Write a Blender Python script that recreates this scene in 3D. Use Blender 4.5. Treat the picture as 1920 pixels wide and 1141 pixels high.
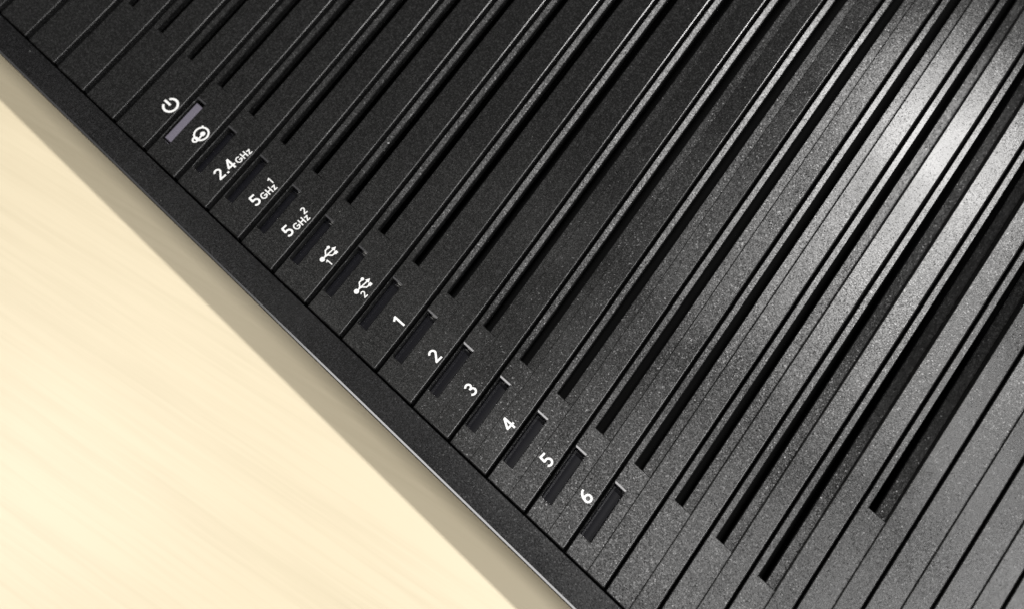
import bpy, math, random
from mathutils import Matrix, Vector

random.seed(7)
scene = bpy.context.scene
for o in list(bpy.data.objects):
    bpy.data.objects.remove(o, do_unlink=True)
col = scene.collection

# ------------------------------------------------------------------ units
# everything below is laid out in "louvre units": one louvre pitch = 6 units = 8 mm
S = 0.008 / 6.0
PITCH = 6.0
ALPHA = math.radians(97.9045)          # the louvres lean 8 degrees against the front edge
CA, SA = math.cos(ALPHA), math.sin(ALPHA)

# ------------------------------------------------------------------ camera
CAM_POS = Vector((107.5441, -14.9562, 120.2010))
RIGHT = Vector((0.724833, 0.688911, 0.004403))
UP = Vector((-0.648435, 0.68006, 0.342128))
BACK = Vector((0.232701, -0.25084, 0.939643))
cam_d = bpy.data.cameras.new("camera")
cam = bpy.data.objects.new("camera", cam_d)
col.objects.link(cam)
m = Matrix.Identity(4)
for i in range(3):
    m[i][0], m[i][1], m[i][2], m[i][3] = RIGHT[i], UP[i], BACK[i], CAM_POS[i] * S
cam.matrix_world = m
cam_d.sensor_width = 36.0
cam_d.lens = 36.0 * 2000.0 / 1920.0
cam_d.clip_start = 0.01
cam_d.clip_end = 20.0
cam_d.dof.use_dof = True
cam_d.dof.focus_distance = 0.166
cam_d.dof.aperture_fstop = 16.0
scene.camera = cam

# ------------------------------------------------------------------ world, lamps, exposure
world = bpy.data.worlds.new("World")
scene.world = world
world.use_nodes = True
bg = world.node_tree.nodes["Background"]
bg.inputs[0].default_value = (1.0, 0.97, 0.93, 1)
bg.inputs[1].default_value = 0.09

def area_lamp(name, direction, dist, sx, sy, power, color, target=(100, 30, 0)):
    d = bpy.data.lights.new(name, 'AREA')
    d.shape = 'RECTANGLE'
    d.size, d.size_y = sx, sy
    d.energy = power
    d.color = color
    o = bpy.data.objects.new(name, d)
    col.objects.link(o)
    t = Vector(target) * S
    dv = Vector(direction).normalized()
    o.location = t + dv * dist
    o.rotation_euler = dv.to_track_quat('Z', 'Y').to_euler()
    return o

area_lamp("ceiling_lamp_key", (0.0, 0.53, 1.0), 1.0, 0.10, 0.05, 23.5, (1.0, 0.985, 0.97))
area_lamp("ceiling_lamp_side", (0.52, -0.03, 1.0), 0.7, 0.20, 0.14, 6.0, (1.0, 0.99, 0.98))
area_lamp("ceiling_lamp_front", (-0.40, -0.16, 1.0), 0.42, 0.12, 0.12, 0.72, (1.0, 0.98, 0.92), (34, -44, -7))
area_lamp("bevel_fill_side", (1.0, -0.30, 0.55), 1.6, 0.55, 0.55, 10.0, (0.95, 0.97, 1.0))  # added soft lamp in place of bright room walls, lights the blades' right bevels
area_lamp("rim_fill_front", (-0.10, -1.0, 0.85), 1.6, 1.0, 0.6, 12.0, (1.0, 0.98, 0.97))  # unseen fill lamp, added to brighten the rim edge and blade fronts

scene.view_settings.view_transform = 'Standard'
scene.view_settings.look = 'None'
scene.view_settings.gamma = 1.0
scene.view_settings.exposure = 0.0
scene.view_settings.use_curve_mapping = False
scene.render.engine = 'CYCLES'

# ------------------------------------------------------------------ materials
def new_mat(name):
    mt = bpy.data.materials.new(name)
    mt.use_nodes = True
    nt = mt.node_tree
    return mt, nt, nt.nodes["Principled BSDF"]

def plastic(name, base, rough, grain=1.0, cell=6000.0, ior=1.38):
    """moulded black plastic with a fine spark-eroded grain and a few facets that glint"""
    mt, nt, b = new_mat(name)
    N, L = nt.nodes, nt.links
    tc = N.new("ShaderNodeTexCoord")
    def facets(scale, amount, rare):
        vor = N.new("ShaderNodeTexVoronoi")
        vor.inputs["Scale"].default_value = scale
        L.new(tc.outputs["Object"], vor.inputs["Vector"])
        sub = N.new("ShaderNodeVectorMath"); sub.operation = 'SUBTRACT'
        L.new(vor.outputs["Color"], sub.inputs[0])
        sub.inputs[1].default_value = (0.5, 0.5, 0.5)
        scl = N.new("ShaderNodeVectorMath"); scl.operation = 'SCALE'
        L.new(sub.outputs[0], scl.inputs[0])
        if rare:
            wn = N.new("ShaderNodeTexWhiteNoise")
            L.new(vor.outputs["Color"], wn.inputs["Vector"])
            gt = N.new("ShaderNodeMath"); gt.operation = 'GREATER_THAN'
            L.new(wn.outputs["Value"], gt.inputs[0])
            gt.inputs[1].default_value = 1.0 - rare
            mul = N.new("ShaderNodeMath"); mul.operation = 'MULTIPLY'
            L.new(gt.outputs[0], mul.inputs[0])
            mul.inputs[1].default_value = amount
            L.new(mul.outputs[0], scl.inputs["Scale"])
        else:
            scl.inputs["Scale"].default_value = amount
        return scl, vor
    f1, vor = facets(cell, 0.075 * grain, 0)
    f2, _ = facets(cell * 0.85, 0.16 * grain, 0.25)
    noi = N.new("ShaderNodeTexNoise")
    noi.inputs["Scale"].default_value = cell * 0.7
    noi.inputs["Detail"].default_value = 3.0
    L.new(tc.outputs["Object"], noi.inputs["Vector"])
    bump = N.new("ShaderNodeBump")
    bump.inputs["Strength"].default_value = 0.12 * grain
    bump.inputs["Distance"].default_value = 0.00012
    L.new(noi.outputs["Fac"], bump.inputs["Height"])
    a1 = N.new("ShaderNodeVectorMath"); a1.operation = 'ADD'
    L.new(bump.outputs[0], a1.inputs[0]); L.new(f1.outputs[0], a1.inputs[1])
    a2 = N.new("ShaderNodeVectorMath"); a2.operation = 'ADD'
    L.new(a1.outputs[0], a2.inputs[0]); L.new(f2.outputs[0], a2.inputs[1])
    nrm = N.new("ShaderNodeVectorMath"); nrm.operation = 'NORMALIZE'
    L.new(a2.outputs[0], nrm.inputs[0])
    # a gaussian-tailed sheen over a black body (softer shoulders than the default lobe)
    dif = N.new("ShaderNodeBsdfDiffuse")
    glo = N.new("ShaderNodeBsdfGlossy")
    glo.distribution = 'BECKMANN'
    fre = N.new("ShaderNodeFresnel")
    fre.inputs["IOR"].default_value = ior
    mixs = N.new("ShaderNodeMixShader")
    for nd in (dif, glo, fre):
        L.new(nrm.outputs[0], nd.inputs["Normal"])
    L.new(fre.outputs[0], mixs.inputs[0])
    L.new(dif.outputs[0], mixs.inputs[1])
    L.new(glo.outputs[0], mixs.inputs[2])
    N.remove(b)
    L.new(mixs.outputs[0], N["Material Output"].inputs["Surface"])
    # wide uneven patches of handling sheen
    big = N.new("ShaderNodeTexNoise")
    big.inputs["Scale"].default_value = 70.0
    big.inputs["Detail"].default_value = 5.0
    L.new(tc.outputs["Object"], big.inputs["Vector"])
    mr = N.new("ShaderNodeMapRange")
    mr.inputs["From Min"].default_value = 0.3
    mr.inputs["From Max"].default_value = 0.7
    mr.inputs["To Min"].default_value = rough - 0.025
    mr.inputs["To Max"].default_value = rough + 0.025
    L.new(big.outputs["Fac"], mr.inputs["Value"])
    L.new(mr.outputs[0], glo.inputs["Roughness"])
    # pale dust specks
    dv = N.new("ShaderNodeTexVoronoi")
    dv.inputs["Scale"].default_value = 620.0
    L.new(tc.outputs["Object"], dv.inputs["Vector"])
    dw = N.new("ShaderNodeTexWhiteNoise")
    L.new(dv.outputs["Color"], dw.inputs["Vector"])
    near = N.new("ShaderNodeMath"); near.operation = 'LESS_THAN'
    L.new(dv.outputs["Distance"], near.inputs[0]); near.inputs[1].default_value = 0.07
    some = N.new("ShaderNodeMath"); some.operation = 'GREATER_THAN'
    L.new(dw.outputs["Value"], some.inputs[0]); some.inputs[1].default_value = 0.93
    dust = N.new("ShaderNodeMath"); dust.operation = 'MULTIPLY'
    L.new(near.outputs[0], dust.inputs[0]); L.new(some.outputs[0], dust.inputs[1])
    mixc = N.new("ShaderNodeMix"); mixc.data_type = 'RGBA'
    L.new(dust.outputs[0], mixc.inputs[0])
    # pigment grain: every little cell a touch lighter or darker
    gw = N.new("ShaderNodeTexWhiteNoise")
    L.new(vor.outputs["Color"], gw.inputs["Vector"])
    gp = N.new("ShaderNodeMath"); gp.operation = 'POWER'
    L.new(gw.outputs["Value"], gp.inputs[0]); gp.inputs[1].default_value = 3.0
    gm = N.new("ShaderNodeMath"); gm.operation = 'MULTIPLY_ADD'
    L.new(gp.outputs[0], gm.inputs[0]); gm.inputs[1].default_value = 1.7; gm.inputs[2].default_value = 0.55
    gs = N.new("ShaderNodeVectorMath"); gs.operation = 'SCALE'
    gs.inputs[0].default_value = base
    L.new(gm.outputs[0], gs.inputs["Scale"])
    L.new(gs.outputs[0], mixc.inputs[6])
    mixc.inputs[7].default_value = (0.045, 0.045, 0.043, 1)
    L.new(mixc.outputs[2], dif.inputs["Color"])
    return mt

MAT_LOUVRE = plastic("louvre_black_plastic", (0.0058, 0.0058, 0.0058), 0.37)
MAT_FRAME = plastic("frame_black_plastic", (0.0036, 0.0036, 0.0038), 0.38, 0.8, ior=1.27)

def plain(name, base, rough, spec=0.5):
    mt, nt, b = new_mat(name)
    N, L = nt.nodes, nt.links
    tc = N.new("ShaderNodeTexCoord")
    noi = N.new("ShaderNodeTexNoise")
    noi.inputs["Scale"].default_value = 2200.0
    noi.inputs["Detail"].default_value = 2.0
    L.new(tc.outputs["Object"], noi.inputs["Vector"])
    mr = N.new("ShaderNodeMapRange")
    mr.inputs["To Min"].default_value = 0.85
    mr.inputs["To Max"].default_value = 1.15
    L.new(noi.outputs["Fac"], mr.inputs["Value"])
    sc = N.new("ShaderNodeVectorMath"); sc.operation = 'SCALE'
    sc.inputs[0].default_value = base
    L.new(mr.outputs[0], sc.inputs["Scale"])
    L.new(sc.outputs[0], b.inputs["Base Color"])
    b.inputs["Roughness"].default_value = rough
    b.inputs["Specular IOR Level"].default_value = spec
    return mt

MAT_PRINT = plain("white_print", (0.29, 0.29, 0.285), 0.55)
MAT_LENS = plain("smoked_lens", (0.0022, 0.0022, 0.003), 0.16)
MAT_LENS_LIT = plain("pale_lens", (0.050, 0.046, 0.058), 0.32)
MAT_WORN = plastic("louvre_edge_plastic", (0.005, 0.005, 0.005), 0.31, 0.35, ior=1.42)
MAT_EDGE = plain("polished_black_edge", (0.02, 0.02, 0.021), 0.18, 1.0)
MAT_DARK = plain("inner_black", (0.0012, 0.0012, 0.0012), 0.8, 0.02)

def wood():
    mt, nt, b = new_mat("pale_beech_varnished")
    N, L = nt.nodes, nt.links
    tc = N.new("ShaderNodeTexCoord")
    rot = N.new("ShaderNodeMapping")
    rot.inputs["Rotation"].default_value = (0, 0, math.radians(-11))
    L.new(tc.outputs["Object"], rot.inputs["Vector"])
    mp = N.new("ShaderNodeMapping")
    mp.inputs["Scale"].default_value = (7.0, 130.0, 20.0)
    L.new(rot.outputs[0], mp.inputs["Vector"])
    n1 = N.new("ShaderNodeTexNoise")
    n1.inputs["Scale"].default_value = 1.0
    n1.inputs["Detail"].default_value = 5.0
    n1.inputs["Distortion"].default_value = 0.6
    L.new(mp.outputs[0], n1.inputs["Vector"])
    mp2 = N.new("ShaderNodeMapping")
    mp2.inputs["Scale"].default_value = (45.0, 1300.0, 60.0)
    L.new(rot.outputs[0], mp2.inputs["Vector"])
    n2 = N.new("ShaderNodeTexNoise")
    n2.inputs["Scale"].default_value = 1.0
    n2.inputs["Detail"].default_value = 3.0
    L.new(mp2.outputs[0], n2.inputs["Vector"])
    mix = N.new("ShaderNodeMath"); mix.operation = 'MULTIPLY_ADD'
    L.new(n2.outputs["Fac"], mix.inputs[0])
    mix.inputs[1].default_value = 0.8
    L.new(n1.outputs["Fac"], mix.inputs[2])
    ramp = N.new("ShaderNodeValToRGB")
    e = ramp.color_ramp.elements
    e[0].position = 0.60; e[0].color = (0.236, 0.203, 0.139, 1)
    e[1].position = 1.02; e[1].color = (0.260, 0.225, 0.157, 1)
    L.new(mix.outputs[0], ramp.inputs[0])
    L.new(ramp.outputs[0], b.inputs["Base Color"])
    b.inputs["Roughness"].default_value = 0.38
    return mt
MAT_WOOD = wood()

# ------------------------------------------------------------------ mesh helpers
class MB:
    """collects grids and polygons; vertices are given in louvre units"""
    def __init__(self):
        self.v, self.f, self.s, self.m = [], [], [], []
    def grid(self, rows, smooth=True, flip=False, mi=0):
        n0 = len(self.v); w = len(rows[0])
        for r in rows:
            self.v.extend([(p[0] * S, p[1] * S, p[2] * S) for p in r])
        for i in range(len(rows) - 1):
            for j in range(w - 1):
                a = n0 + i * w + j
                q = (a, a + 1, a + w + 1, a + w)
                self.f.append(q[::-1] if flip else q); self.s.append(smooth); self.m.append(mi)
    def poly(self, pts, flip=False):
        n0 = len(self.v)
        self.v.extend([(p[0] * S, p[1] * S, p[2] * S) for p in pts])
        q = tuple(range(n0, n0 + len(pts)))
        self.f.append(q[::-1] if flip else q); self.s.append(False); self.m.append(0)
    def build(self, name, mat, parent=None, mat2=None, mat3=None):
        me = bpy.data.meshes.new(name)
        me.from_pydata(self.v, [], self.f)
        me.polygons.foreach_set("use_smooth", self.s)
        me.materials.append(mat)
        if mat2:
            me.materials.append(mat2)
            if mat3: me.materials.append(mat3)
            me.polygons.foreach_set("material_index", self.m)
        me.update()
        o = bpy.data.objects.new(name, me)
        col.objects.link(o)
        if parent: o.parent = parent
        return o

def sstep(a, b, x):
    t = min(1.0, max(0.0, (x - a) / (b - a)))
    return t * t * (3 - 2 * t)

def _swell():
    out, z = [], 0.0
    for i in range(300):
        v = i * 0.5
        out.append(z)
        slope = 0.115 * sstep(0, 26, v) - 0.22 * sstep(54, 95, v)
        z += slope * 0.5
    return out
SWELL = _swell()

def z_macro(k, v):
    """wide swell of the whole top: rises from the front rim, levels off and rolls over at the back"""
    if v <= 0: return 0.0
    amp = 0.3 + 0.7 * sstep(2.0, 17.0, k) + 0.2 * sstep(18.0, 24.0, k)
    i = min(len(SWELL) - 2, int(v / 0.5))
    f = v / 0.5 - i
    return amp * (SWELL[i] * (1 - f) + SWELL[i + 1] * f)

def P3(k, v, z):
    """louvre coordinate (pitch number k, depth v along the louvre, height z above the swell)"""
    return (k * PITCH + v * CA, v * SA, z + z_macro(k, v))

TC = 0.54        # where the raised blade begins within one pitch
GAP = 0.035
V0 = 0.12
V_END = 118.0
K_FIRST, K_LAST = -3, 27

def flatness(j):
    """0: the whole pitch is one tilted slat, 1: level ledge with a raised level blade"""
    return sstep(7, 19, j)

def plane(t):
    return 0.62 * (t - 0.30)

def blade_roll(j, v):
    """how far the blade leans: negative to the left, positive to the right"""
    return (-0.25 + 0.75 * sstep(14.0, 22.0, j)) * sstep(24, 60, v)

def blade_heights(j, v):
    """left and right edge height of blade j at depth v"""
    a = flatness(j)
    zl = (1 - a) * plane(TC) + 0.012 + 0.26 * a
    zr = (1 - a) * plane(1.0) + 0.30 * a
    roll = blade_roll(j, v)
    if roll < 0: return zl, zr - roll
    return zl + 0.6 * roll, zr - 0.4 * roll

def blade_z(k, v):
    j = math.floor(k)
    t = k - j
    zl, zr = blade_heights(j, v)
    return zl + (zr - zl) * (t - TC) / (1.0 - GAP - TC)

def stations(a, b, n):
    return [a + (b - a) * i / n for i in range(n + 1)]

B = 0.18
ARC = [math.radians(22.5 * i) for i in range(5)]
def make_louvre(j, parent):
    mb = MB()
    t0, t1 = j + TC, j + 1 - GAP
    bt = B / PITCH
    BL = 0.012 + 0.12 * flatness(j)
    btl = BL / PITCH
    vs = [V0 + B] + stations(2.0, V_END, 58)
    def prof(v, drop=0.0, inset=0.0):
        zl, zr = blade_heights(j, v)
        sl = (zr - zl) / (t1 - t0)
        b2 = bt * 0.3
        low = -2.6
        return dict(
            left=[(t0, low), (t0, zl - BL)],
            lbev=[(t0 + btl * (1 - math.cos(q)), zl - BL * (1 - math.sin(q)) + sl * btl * math.sin(q) - drop) for q in ARC],
            top=[(t0 + btl + (t1 - t0 - bt - btl) * q, zl + sl * (btl + (t1 - t0 - bt - btl) * q) - drop) for q in (0, .25, .5, .75, 1)],
            rbev=[(t1 - bt * (1 - math.cos(q)), zr - B * (1 - math.sin(q)) - sl * bt * math.sin(q) - drop) for q in ARC[::-1]],
            right=[(t1, zr - B), (t1, low)])
    for key in ('left', 'lbev', 'top', 'rbev', 'right'):
        rows = [[P3(t, v, z) for t, z in prof(v)[key]] for v in vs]
        mb.grid(rows, mi=1 if key == 'rbev' else 0)
    # rounded front edge and front wall
    for key in ('lbev', 'top', 'rbev'):
        a = [P3(t, V0, z) for t, z in prof(V0 + B, B)[key]]
        mid = [P3(t, V0 + B * 0.3, z) for t, z in prof(V0 + B, B * 0.3)[key]]
        b = [P3(t, V0 + B, z) for t, z in prof(V0 + B)[key]]
        mb.grid([a, mid, b], mi=1)
    pr = prof(V0 + B, B)
    line = pr['lbev'] + pr['top'][1:-1] + pr['rbev']
    pts = [P3(t, V0, z) for t, z in line] + [P3(t1, V0, -2.6), P3(t0, V0, -2.6)]
    mb.poly(pts, flip=True)
    # back wall
    pr = prof(V_END)
    pts = [P3(t, V_END, z) for t, z in pr['top']] + [P3(t1, V_END, -2.6), P3(t0, V_END, -2.6)]
    mb.poly(pts)
    return mb.build('louvre', MAT_LOUVRE, parent, MAT_WORN)

T_A, T_S0, T_S1 = 0.022, 0.16, 0.335
W_T0, W_T1, W_V0, W_V1 = 0.055, 0.30, 2.85, 9.75

def slot_start(j):
    if j <= 20: return 12.95
    return {21: 26.9, 22: 54.9, 23: 82.0}.get(j, 200.0)

def floor_depth(j, v):
    a = sstep(9, 21, j)
    return a * (0.55 + 1.9 * sstep(13, 75, v)) + 0.02

def make_channel(j, parent, window):
    mb = MB()
    bz = 0.10
    bt = bz / PITCH
    vs0 = slot_start(j)
    a = flatness(j)
    def Q(t, v, z):
        """point of the channel: the ledge shares the tilt of a slat on the left of the router"""
        if t >= T_S0: tz = plane(t)
        else: tz = plane(T_S0) + 0.62 * (t - T_S0) * (1 - sstep(vs0, vs0 + 5, v))
        if t < T_S0: z += (1 - sstep(12, 18, j)) * 0.65 * (T_S0 - t) * sstep(vs0 - 1, vs0 + 3, v)
        if t < T_S0: z += max(0.0, blade_roll(j, v)) / (1 - GAP - TC) * (T_S0 - t) * 0.8
        return P3(j + t, v, z + (1 - a) * tz)
    def patch(ta, tb, va, vb, zf=lambda t, v: 0.0, n=None):
        n = n or max(2, int((vb - va) / 2.0))
        mb.grid([[Q(t, v, zf(t, v)) for t in (ta, tb)] for v in stations(va, vb, n)])
    def wallv(t, va, vb, z0f, z1f, flip=False):      # wall along v
        n = max(2, int((vb - va) / 2.0))
        mb.grid([[Q(t, v, z0f(v)), Q(t, v, z1f(v))] for v in stations(va, vb, n)], flip=flip)
    def wallu(v, ta, tb, z0, z1):
        mb.grid([[Q(ta, v, z0), Q(tb, v, z0)], [Q(ta, v, z1), Q(tb, v, z1)]])
    tr = TC + 0.0
    def bev(ta, va, vb, sgn, n=None):                 # small chamfer along an edge that runs in v
        n = n or max(2, int((vb - va) / 2.0))
        mb.grid([[Q(ta, v, -bz), Q(ta + sgn * bt, v, 0.0)] for v in stations(va, vb, n)], mi=1)
    vfront = V0
    vmax = V_END
    vs = min(vs0, vmax)
    # left edge all the way
    bev(T_A, vfront + bz, vmax, 1)
    wallv(T_A, vfront, vmax, lambda v: -2.6, lambda v: -bz)
    ta = T_A + bt
    # front chamfer and wall
    mb.grid([[Q(t, vfront, -bz) for t in (T_A, tr)], [Q(t, vfront + bz, 0.0) for t in (ta, tr)]])
    wallu(vfront, T_A, tr, -2.6, -bz)
    # plateau in front of the slot
    if window:
        wa, wb, wc, wd = W_T0, W_T1, W_V0, W_V1
        patch(ta, tr, vfront + bz, wc - bz)
        bw = 0.20
        patch(ta, wa - bt, wc - bz, wd + bw)
        patch(wb + bt, tr, wc - bz, wd + bw)
        patch(ta, tr, wd + bw, vs - bz)
        # chamfered rim of the window and its walls
        mb.grid([[Q(wa, wc, -bz), Q(wb, wc, -bz)], [Q(wa - bt, wc - bz, 0), Q(wb + bt, wc - bz, 0)]])
        mb.grid([[Q(wa, wd, -bz), Q(wb, wd, -bz)], [Q(wa - bt, wd + bw, 0), Q(wb + bt, wd + bw, 0)]], mi=2)
        mb.grid([[Q(wa, wc, -bz), Q(wa, wd, -bz)], [Q(wa - bt, wc - bz, 0), Q(wa - bt, wd + bw, 0)]])
        mb.grid([[Q(wb, wc, -bz), Q(wb, wd, -bz)], [Q(wb + bt, wc - bz, 0), Q(wb + bt, wd + bw, 0)]])
        dz = -1.5
        wallu(wc, wa, wb, -bz, dz); wallu(wd, wa, wb, -bz, dz)
        wallv(wa, wc, wd, lambda v: -bz, lambda v: dz); wallv(wb, wc, wd, lambda v: -bz, lambda v: dz)
    else:
        patch(ta, tr, vfront + bz, vs - bz)
    if vs < vmax:
        # end of the plateau: chamfer and wall looking into the channel
        mb.grid([[Q(ta, vs - bz, 0), Q(tr, vs - bz, 0)], [Q(T_S0, vs, -bz), Q(tr, vs, -bz)]], mi=1)
        wallu(vs, T_S0, tr, -bz, -4.0)
        # narrow ledge left of the slot
        patch(ta, T_S0 - bt, vs - bz, vmax)
        mb.grid([[Q(T_S0 - bt, v, 0.0), Q(T_S0, v, -bz)] for v in stations(vs - bz, vmax, max(2, int((vmax - vs) / 2)))], mi=1)
        wallv(T_S0, vs, vmax, lambda v: -bz, lambda v: -1.0)
        # sunk floor right of the slot
        fz = lambda t, v: -floor_depth(j, v) + (0.3 * a + 2.1 * sstep(17, 21, j) * sstep(13, 45, v)) * (t - TC)
        patch(T_S1 + bt, tr, vs, vmax, fz)
        mb.grid([[Q(T_S1, v, fz(T_S1, v) - bz), Q(T_S1 + bt, v, fz(T_S1, v))] for v in stations(vs, vmax, max(2, int((vmax - vs) / 2)))], mi=1)
        wallv(T_S1, vs, vmax, lambda v: fz(T_S1, v) - 0.9, lambda v: fz(T_S1, v) - bz)
    return mb.build('vent_channel', MAT_LOUVRE, parent, MAT_WORN, MAT_EDGE)

def make_lens(j, parent, lit):
    mb = MB()
    wa, wb, wc, wd = j + W_T0 + 0.004, j + W_T1 - 0.004, W_V0 + 0.03, W_V1 - 0.03
    if lit:
        wa, wc, wd = wa + 0.035, wc + 0.25, wd - 0.45
    LQ = lambda t, v, z: P3(t, v, z + (1 - flatness(j)) * plane(t - j))
    ztop, r = (-0.22 if lit else -1.1), 0.06
    rt = r / PITCH
    bulge = 0.02 if lit else 0.06
    top = lambda v, z: [LQ(wa + rt + (wb - wa - 2 * rt) * q, v, z + bulge * (1 - (2 * q - 1) ** 2)) for q in (0, .15, .3, .5, .7, .85, 1)]
    mb.grid([top(v, ztop) for v in stations(wc + r, wd - r, 4)])
    ring0 = [(wa, wc), (wb, wc), (wb, wd), (wa, wd), (wa, wc)]
    ring1 = [(wa + rt, wc + r), (wb - rt, wc + r), (wb - rt, wd - r), (wa + rt, wd - r), (wa + rt, wc + r)]
    mb.grid([[LQ(t, v, -1.45) for t, v in ring0], [LQ(t, v, ztop - r) for t, v in ring0]], smooth=False)
    mb.grid([[LQ(t, v, ztop - r) for t, v in ring0], [LQ(t, v, ztop) for t, v in ring1]], smooth=False)
    mb.poly([LQ(t, v, -1.45) for t, v in ring0[:4]], flip=True)
    return mb.build('status_light', MAT_LENS_LIT if lit else MAT_LENS, parent)

# ------------------------------------------------------------------ printed marks
# glyph strokes in a unit box (cap height 1), x along the writing, y up
def arc(cx, cy, rx, ry, a0, a1, n=20):
    return [(cx + rx * math.cos(math.radians(a0 + (a1 - a0) * i / n)), cy + ry * math.sin(math.radians(a0 + (a1 - a0) * i / n))) for i in range(n + 1)]

W = 0.148   # stroke width
h = W / 2
GLYPH = {
    '1': (0.42, [[(0.02, 0.74), (0.27, 0.93)], [(0.29, 0.0), (0.29, 1.0)]]),
    '2': (0.64, [arc(0.31, 0.70, 0.225, 0.215, 165, -28, 16) + [(0.09, h)], [(0.03, h), (0.60, h)]]),
    '3': (0.64, [arc(0.29, 0.725, 0.20, 0.19, 155, -90, 16) + [(0.22, 0.535)], arc(0.29, 0.305, 0.235, 0.222, 90, -155, 18)]),
    '4': (0.68, [[(0.47, 0.0), (0.47, 1.0)], [(0.44, 0.95), (0.07, 0.30)], [(0.02, 0.30), (0.67, 0.30)]]),
    '5': (0.62, [[(0.12, 1 - h), (0.56, 1 - h)], [(0.155, 0.95), (0.125, 0.50)], [(0.115, 0.53)] + arc(0.285, 0.325, 0.245, 0.24, 118, -150, 20)]),
    '6': (0.66, [arc(0.33, 0.315, 0.235, 0.23, 0, 360, 28), [(0.105, 0.36), (0.15, 0.60), (0.27, 0.78), (0.42, 0.90), (0.55, 0.925)]]),
    '.': (0.24, [[(0.06, 0.09), (0.23, 0.09)]]),
    'G': (0.84, [arc(0.43, 0.5, 0.345, 0.41, 42, 345, 26), [(0.44, 0.46), (0.84, 0.46)], [(0.765, 0.46), (0.765, 0.20)]]),
    'H': (0.78, [[(0.14, 0), (0.14, 1)], [(0.64, 0), (0.64, 1)], [(0.14, 0.5), (0.64, 0.5)]]),
    'z': (0.56, [[(0.04, 0.70 - h), (0.53, 0.70 - h)], [(0.47, 0.66), (0.09, 0.06)], [(0.03, h), (0.54, h)]]),
}

class Print:
    """flat ink laid on blade j; (x, y) in louvre units: x along the writing (+Y world), y towards the left louvre"""
    def __init__(self, j, k0, v0, turn=0.0):
        self.j, self.mb, self.n = j, MB(), 0
        self.X0 = k0 * PITCH + v0 * CA
        self.Y0 = v0 * SA
        self.c, self.s = math.cos(turn), math.sin(turn)
    def put(self, x, y, lift):
        # writing runs square to the front edge
        wx = self.X0 + x * self.s - y * self.c
        wy = self.Y0 + x * self.c + y * self.s
        v = wy / SA
        k = (wx - v * CA) / PITCH
        zz = blade_z(min(max(k, self.j + TC), self.j + 1 - GAP), v) + z_macro(k, v) + 0.02 + lift
        return (wx, wy, zz)
    def stroke(self, pts, w, closed=False):
        self.n += 1
        lift = 0.0035 * self.n
        L, Rr = [], []
        n = len(pts)
        for i, p in enumerate(pts):
            a = pts[i - 1] if i else (pts[-2] if closed else None)
            b = pts[i + 1] if i < n - 1 else (pts[1] if closed else None)
            def nrm(q, r):
                dx, dy = r[0] - q[0], r[1] - q[1]
                l = math.hypot(dx, dy) or 1
                return (-dy / l, dx / l)
            if a is None: nx, ny = nrm(p, b)
            elif b is None: nx, ny = nrm(a, p)
            else:
                n1, n2 = nrm(a, p), nrm(p, b)
                nx, ny = n1[0] + n2[0], n1[1] + n2[1]
                l = math.hypot(nx, ny) or 1
                nx, ny = nx / l, ny / l
                cs = max(0.5, nx * n1[0] + ny * n1[1])
                nx, ny = nx / cs, ny / cs
            L.append(self.put(p[0] + nx * w / 2, p[1] + ny * w / 2, lift))
            Rr.append(self.put(p[0] - nx * w / 2, p[1] - ny * w / 2, lift))
        self.mb.grid([Rr, L], smooth=False)
    def disc(self, x, y, r, n=24):
        self.n += 1
        lift = 0.0035 * self.n
        self.mb.poly([self.put(x + r * math.cos(2 * math.pi * i / n), y + r * math.sin(2 * math.pi * i / n), lift) for i in range(n)])
    def fill(self, pts):
        self.n += 1
        self.mb.poly([self.put(x, y, 0.0035 * self.n) for x, y in pts])
    def text(self, s, x, y, size, spacing=0.10, bold=1.0):
        for ch in s:
            wd, strokes = GLYPH[ch]
            for st in strokes:
                self.stroke([(x + px * size, y + py * size) for px, py in st], W * size * bold)
            x += (wd + spacing) * size
        return x
    def done(self, name, parent, label):
        o = self.mb.build(name, MAT_PRINT, parent)
        o["label"] = label
        return o

# ------------------------------------------------------------------ the table
TABLE_Z = -7.0
mb = MB()
x0, x1, y0, y1, zt, zb = -420.0, 620.0, -330.0, 420.0, TABLE_Z, TABLE_Z - 18
e = 1.2
mb.grid([[(x0 + e, y, zt), (x1 - e, y, zt)] for y in (y0 + e, y1 - e)])
ring = lambda d, z: [(x0 + d, y0 + d, z), (x1 - d, y0 + d, z), (x1 - d, y1 - d, z), (x0 + d, y1 - d, z), (x0 + d, y0 + d, z)]
mb.grid([ring(0, zb), ring(0, zt - e), ring(e, zt)], smooth=False)
table = mb.build('table', MAT_WOOD)
table["kind"] = "structure"
table["label"] = "pale varnished wooden table top under the router"

# ------------------------------------------------------------------ the router
router = bpy.data.objects.new('router', None)
router.empty_display_size = 0.02
col.objects.link(router)
router["label"] = "matt black wireless router with slanted louvred top and white status symbols"
router["category"] = "router"
router.location = (75 * S, 50 * S, TABLE_Z * S)
bpy.context.view_layer.update()

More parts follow.
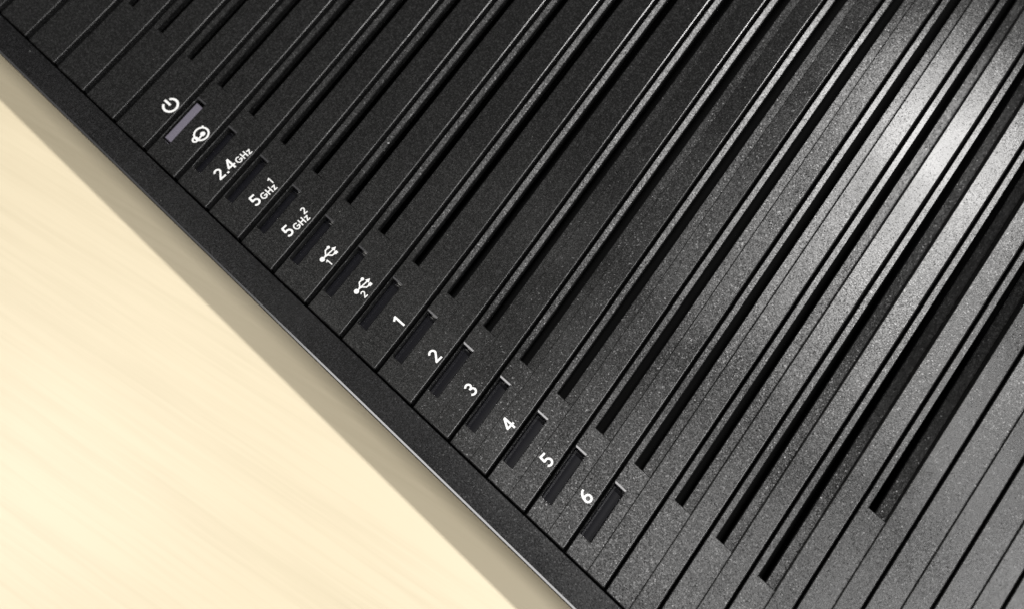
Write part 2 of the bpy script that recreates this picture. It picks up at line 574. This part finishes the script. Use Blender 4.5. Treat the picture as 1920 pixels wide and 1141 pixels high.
# rim round the louvres: flat band with a rolled outer edge
KA, KB = K_FIRST + T_A - 0.03, K_LAST + 1 + 0.03
def rim_side(pairs, trim=False):
    """pairs: list of stations; each station gives the inner and outer corner (X, Y) of the rim"""
    mb = MB()
    rows = []
    for (ix, iy, zi), (ox, oy, zo) in pairs:
        dx, dy = ox - ix, oy - iy
        l = math.hypot(dx, dy)
        ux, uy = dx / l, dy / l
        at = lambda d, z: (ix + ux * d, iy + uy * d, z)
        rows.append([at(0, zi - 3.0), at(0, zi - 0.08), at(0.08, zi), at(l * 0.5, (zi + zo) / 2), at(l - 0.37, zo - 0.01),
                     at(l - 0.33, zo - 0.05), at(l - 0.32, zo - 0.06), at(l - 0.10, zo - 0.17), at(l, zo - 0.36), at(l - 0.25, zo - 1.2),
                     at(l - 2.2, zo - 4.6)])
    groups = ((0, 1), (1, 2), (2, 3, 4), (4, 5, 6), (7, 8), (8, 9), (9, 10))
    if trim:
        groups = ((6, 7),)
    for g in groups:
        mb.grid([[r[i] for i in g] for r in rows])
    return mb

RIMW = 3.83
left_in = lambda v: P3(KA, v, 0.0)
right_in = lambda v: P3(KB, v, 0.0)
def off(p, dx, dy, dz=0.0): return (p[0] + dx, p[1] + dy, p[2] + dz)
front = rim_side([(P3(k, -0.10, 0.0), off(P3(k, -0.10, 0.0), 0.0, -RIMW + 0.1, -0.05)) for k in stations(KA, KB, 40)])
sideL = rim_side([(left_in(v), off(left_in(v), -RIMW, 0.0, -0.05)) for v in stations(V_END + 0.1, -0.1, 30)])
sideR = rim_side([(right_in(v), off(right_in(v), RIMW, 0.0, -0.05)) for v in stations(-0.1, V_END + 0.1, 30)])
backr = rim_side([(P3(k, V_END + 0.1, 0.0), off(P3(k, V_END + 0.1, 0.0), 0.0, RIMW, -0.05)) for k in stations(KB, KA, 40)])
def corner(p, ax, ay):
    mb = MB()
    rows = []
    for i in range(9):
        a = math.radians(90 * i / 8)
        ux, uy = ax[0] * math.cos(a) + ay[0] * math.sin(a), ax[1] * math.cos(a) + ay[1] * math.sin(a)
        at = lambda d, z: (p[0] + ux * d, p[1] + uy * d, p[2] + z)
        rows.append([at(0, 0.0), at(RIMW - 0.42, -0.01), at(RIMW - 0.22, -0.12), at(RIMW - 0.07, -0.27), at(RIMW, -0.53), at(RIMW - 0.25, -1.45), at(RIMW - 2.2, -4.65)])
    for g in ((0, 1), (1, 2, 3, 4), (4, 5, 6)):
        mb.grid([[r[i] for i in g] for r in rows])
    return mb
rim = MB()
for part in (front, sideL, sideR, backr,
             corner(P3(KA, -0.1, 0), (-1, 0), (0, -1)), corner(P3(KB, -0.1, 0), (0, -1), (1, 0)),
             corner(P3(KB, V_END + 0.1, 0), (1, 0), (0, 1)), corner(P3(KA, V_END + 0.1, 0), (0, 1), (-1, 0))):
    n0 = len(rim.v)
    rim.v += part.v
    rim.f += [tuple(i + n0 for i in f) for f in part.f]
    rim.s += part.s

def adopt(o, parent):
    """parent without moving"""
    o.parent = parent
    o.matrix_parent_inverse = parent.matrix_world.inverted()
    return o

rim_obj = adopt(rim.build('rim', MAT_FRAME), router)
bpy.context.view_layer.update()
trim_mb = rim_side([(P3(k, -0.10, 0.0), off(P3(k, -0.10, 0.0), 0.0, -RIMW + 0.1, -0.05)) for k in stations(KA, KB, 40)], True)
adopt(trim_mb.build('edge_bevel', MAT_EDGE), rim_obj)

# dark inside below the slots and the tapered underside with feet
mb = MB()
def loop(d, z): return [off(P3(KA, -0.1, 0), -d, -d * 0.9), off(P3(KB, -0.1, 0), d, -d * 0.9), off(P3(KB, V_END, 0), d, d * 0.9), off(P3(KA, V_END, 0), -d, d * 0.9), off(P3(KA, -0.1, 0), -d, -d * 0.9)]
def setz(l, z): return [(p[0], p[1], z) for p in l]
mb.poly(setz(loop(-0.3, 0), -4.4)[:4])
mb.grid([setz(loop(1.7, 0), -4.5), setz(loop(-2.0, 0), -6.5)], smooth=False)
mb.poly(setz(loop(-2.0, 0), -6.5)[:4], flip=True)
adopt(mb.build('base_shell', MAT_DARK), router)
for fx, fy in ((30, 14), (150, 14), (12, 100), (132, 100)):
    mb = MB()
    rg = lambda r, z: [(fx + r * math.cos(2 * math.pi * i / 20), fy + r * math.sin(2 * math.pi * i / 20), z) for i in range(21)]
    mb.grid([rg(3.4, -6.5), rg(3.4, -6.9), rg(3.0, TABLE_Z + 0.005)])
    mb.poly(rg(3.0, TABLE_Z + 0.005)[:20], flip=True)
    adopt(mb.build('rubber_foot', MAT_DARK), router)

louvres, channels = {}, {}
for j in range(K_FIRST, K_LAST + 1):
    louvres[j] = adopt(make_louvre(j, None), router)
    has = 5 <= j <= 17
    channels[j] = adopt(make_channel(j, None, has), router)
    if has:
        o = make_lens(j, None, j == 5)
        adopt(o, channels[j])
        if j == 5: o["label"] = "pale lavender lens of the power light"

bpy.context.view_layer.update()
CAP = 1.72
def mark(j, k0, v0, name, label, fn):
    pr = Print(j, k0, v0)
    fn(pr)
    o = pr.done(name, None, label)
    adopt(o, louvres[j])

# power symbol
def power(p):
    r = 0.96
    p.stroke(arc(0, 0, r, r, 90 + 30, 90 + 330, 40), 0.32)
    p.stroke([(0, 0.02), (0, 1.22)], 0.31)
mark(4, 4.74, 6.56, 'power_symbol', 'white power symbol', power)

# internet symbol: globe with a small moon on its rim and a dot inside
def globe(p):
    r = 0.94
    p.stroke(arc(0, 0, r, r, 0, 360, 44), 0.25, True)
    p.stroke(arc(-1.08, -0.06, 0.33, 0.33, 0, 360, 24), 0.24, True)
    p.disc(0.12, -0.14, 0.34)
    p.stroke([(0.10, -0.16), (-0.70, -0.34)], 0.24)
    p.stroke([(0.66, 0.60), (0.92, 0.80)], 0.24)
mark(5, 5.74, 6.56, 'internet_symbol', 'white globe symbol', globe)

mark(6, 6.80, 3.85, 'band_text', 'white lettering 2.4 GHz', lambda p: p.text('GHz', p.text('2.4', 0, 0, CAP, 0.06) + 0.10, 0, 1.02, 0.06, 1.05))
def band(n):
    def f(p):
        x = p.text('5', 0, 0, CAP, 0.06) + 0.12
        x2 = p.text('GHz', x, 0, 1.02, 0.06, 1.05)
        p.text(n, x2 - 0.28, 0.95, 1.0, 0.06)
    return f
mark(7, 7.81, 4.50, 'band_text', 'white lettering 5 GHz with a raised 1', band('1'))
mark(8, 8.81, 4.50, 'band_text', 'white lettering 5 GHz with a raised 2', band('2'))

def usb(n):
    def f(p):
        p.disc(-1.00, 0.0, 0.32)
        p.stroke([(-1.0, 0), (0.95, 0)], 0.17)
        p.fill([(0.75, -0.30), (1.28, 0.0), (0.75, 0.30)])
        p.stroke([(-0.62, 0.0), (-0.35, 0.10), (0.02, 0.58), (0.55, 0.64)], 0.17)
        p.disc(0.58, 0.64, 0.21)
        p.stroke([(-0.45, 0.0), (-0.15, -0.10), (0.18, -0.52), (0.62, -0.56)], 0.17)
        p.fill([(0.55, -0.77), (0.97, -0.77), (0.97, -0.36), (0.55, -0.36)])
        p.text(n, -0.95, -1.42, 0.95, 0.05)
    return f
mark(9, 9.68, 6.42, 'usb_symbol', 'white forked plug symbol above a small 1', usb('1'))
mark(10, 10.68, 6.42, 'usb_symbol', 'white forked plug symbol above a small 2', usb('2'))

for i, ch in enumerate('123456'):
    kc = (11.74, 12.75, 13.74, 14.74, 15.75, 16.75)[i]
    wd = GLYPH[ch][0]
    mark(11 + i, kc, 6.23, 'port_number', 'white number ' + ch, lambda p: p.text(ch, -wd * CAP / 2, -CAP / 2, CAP))
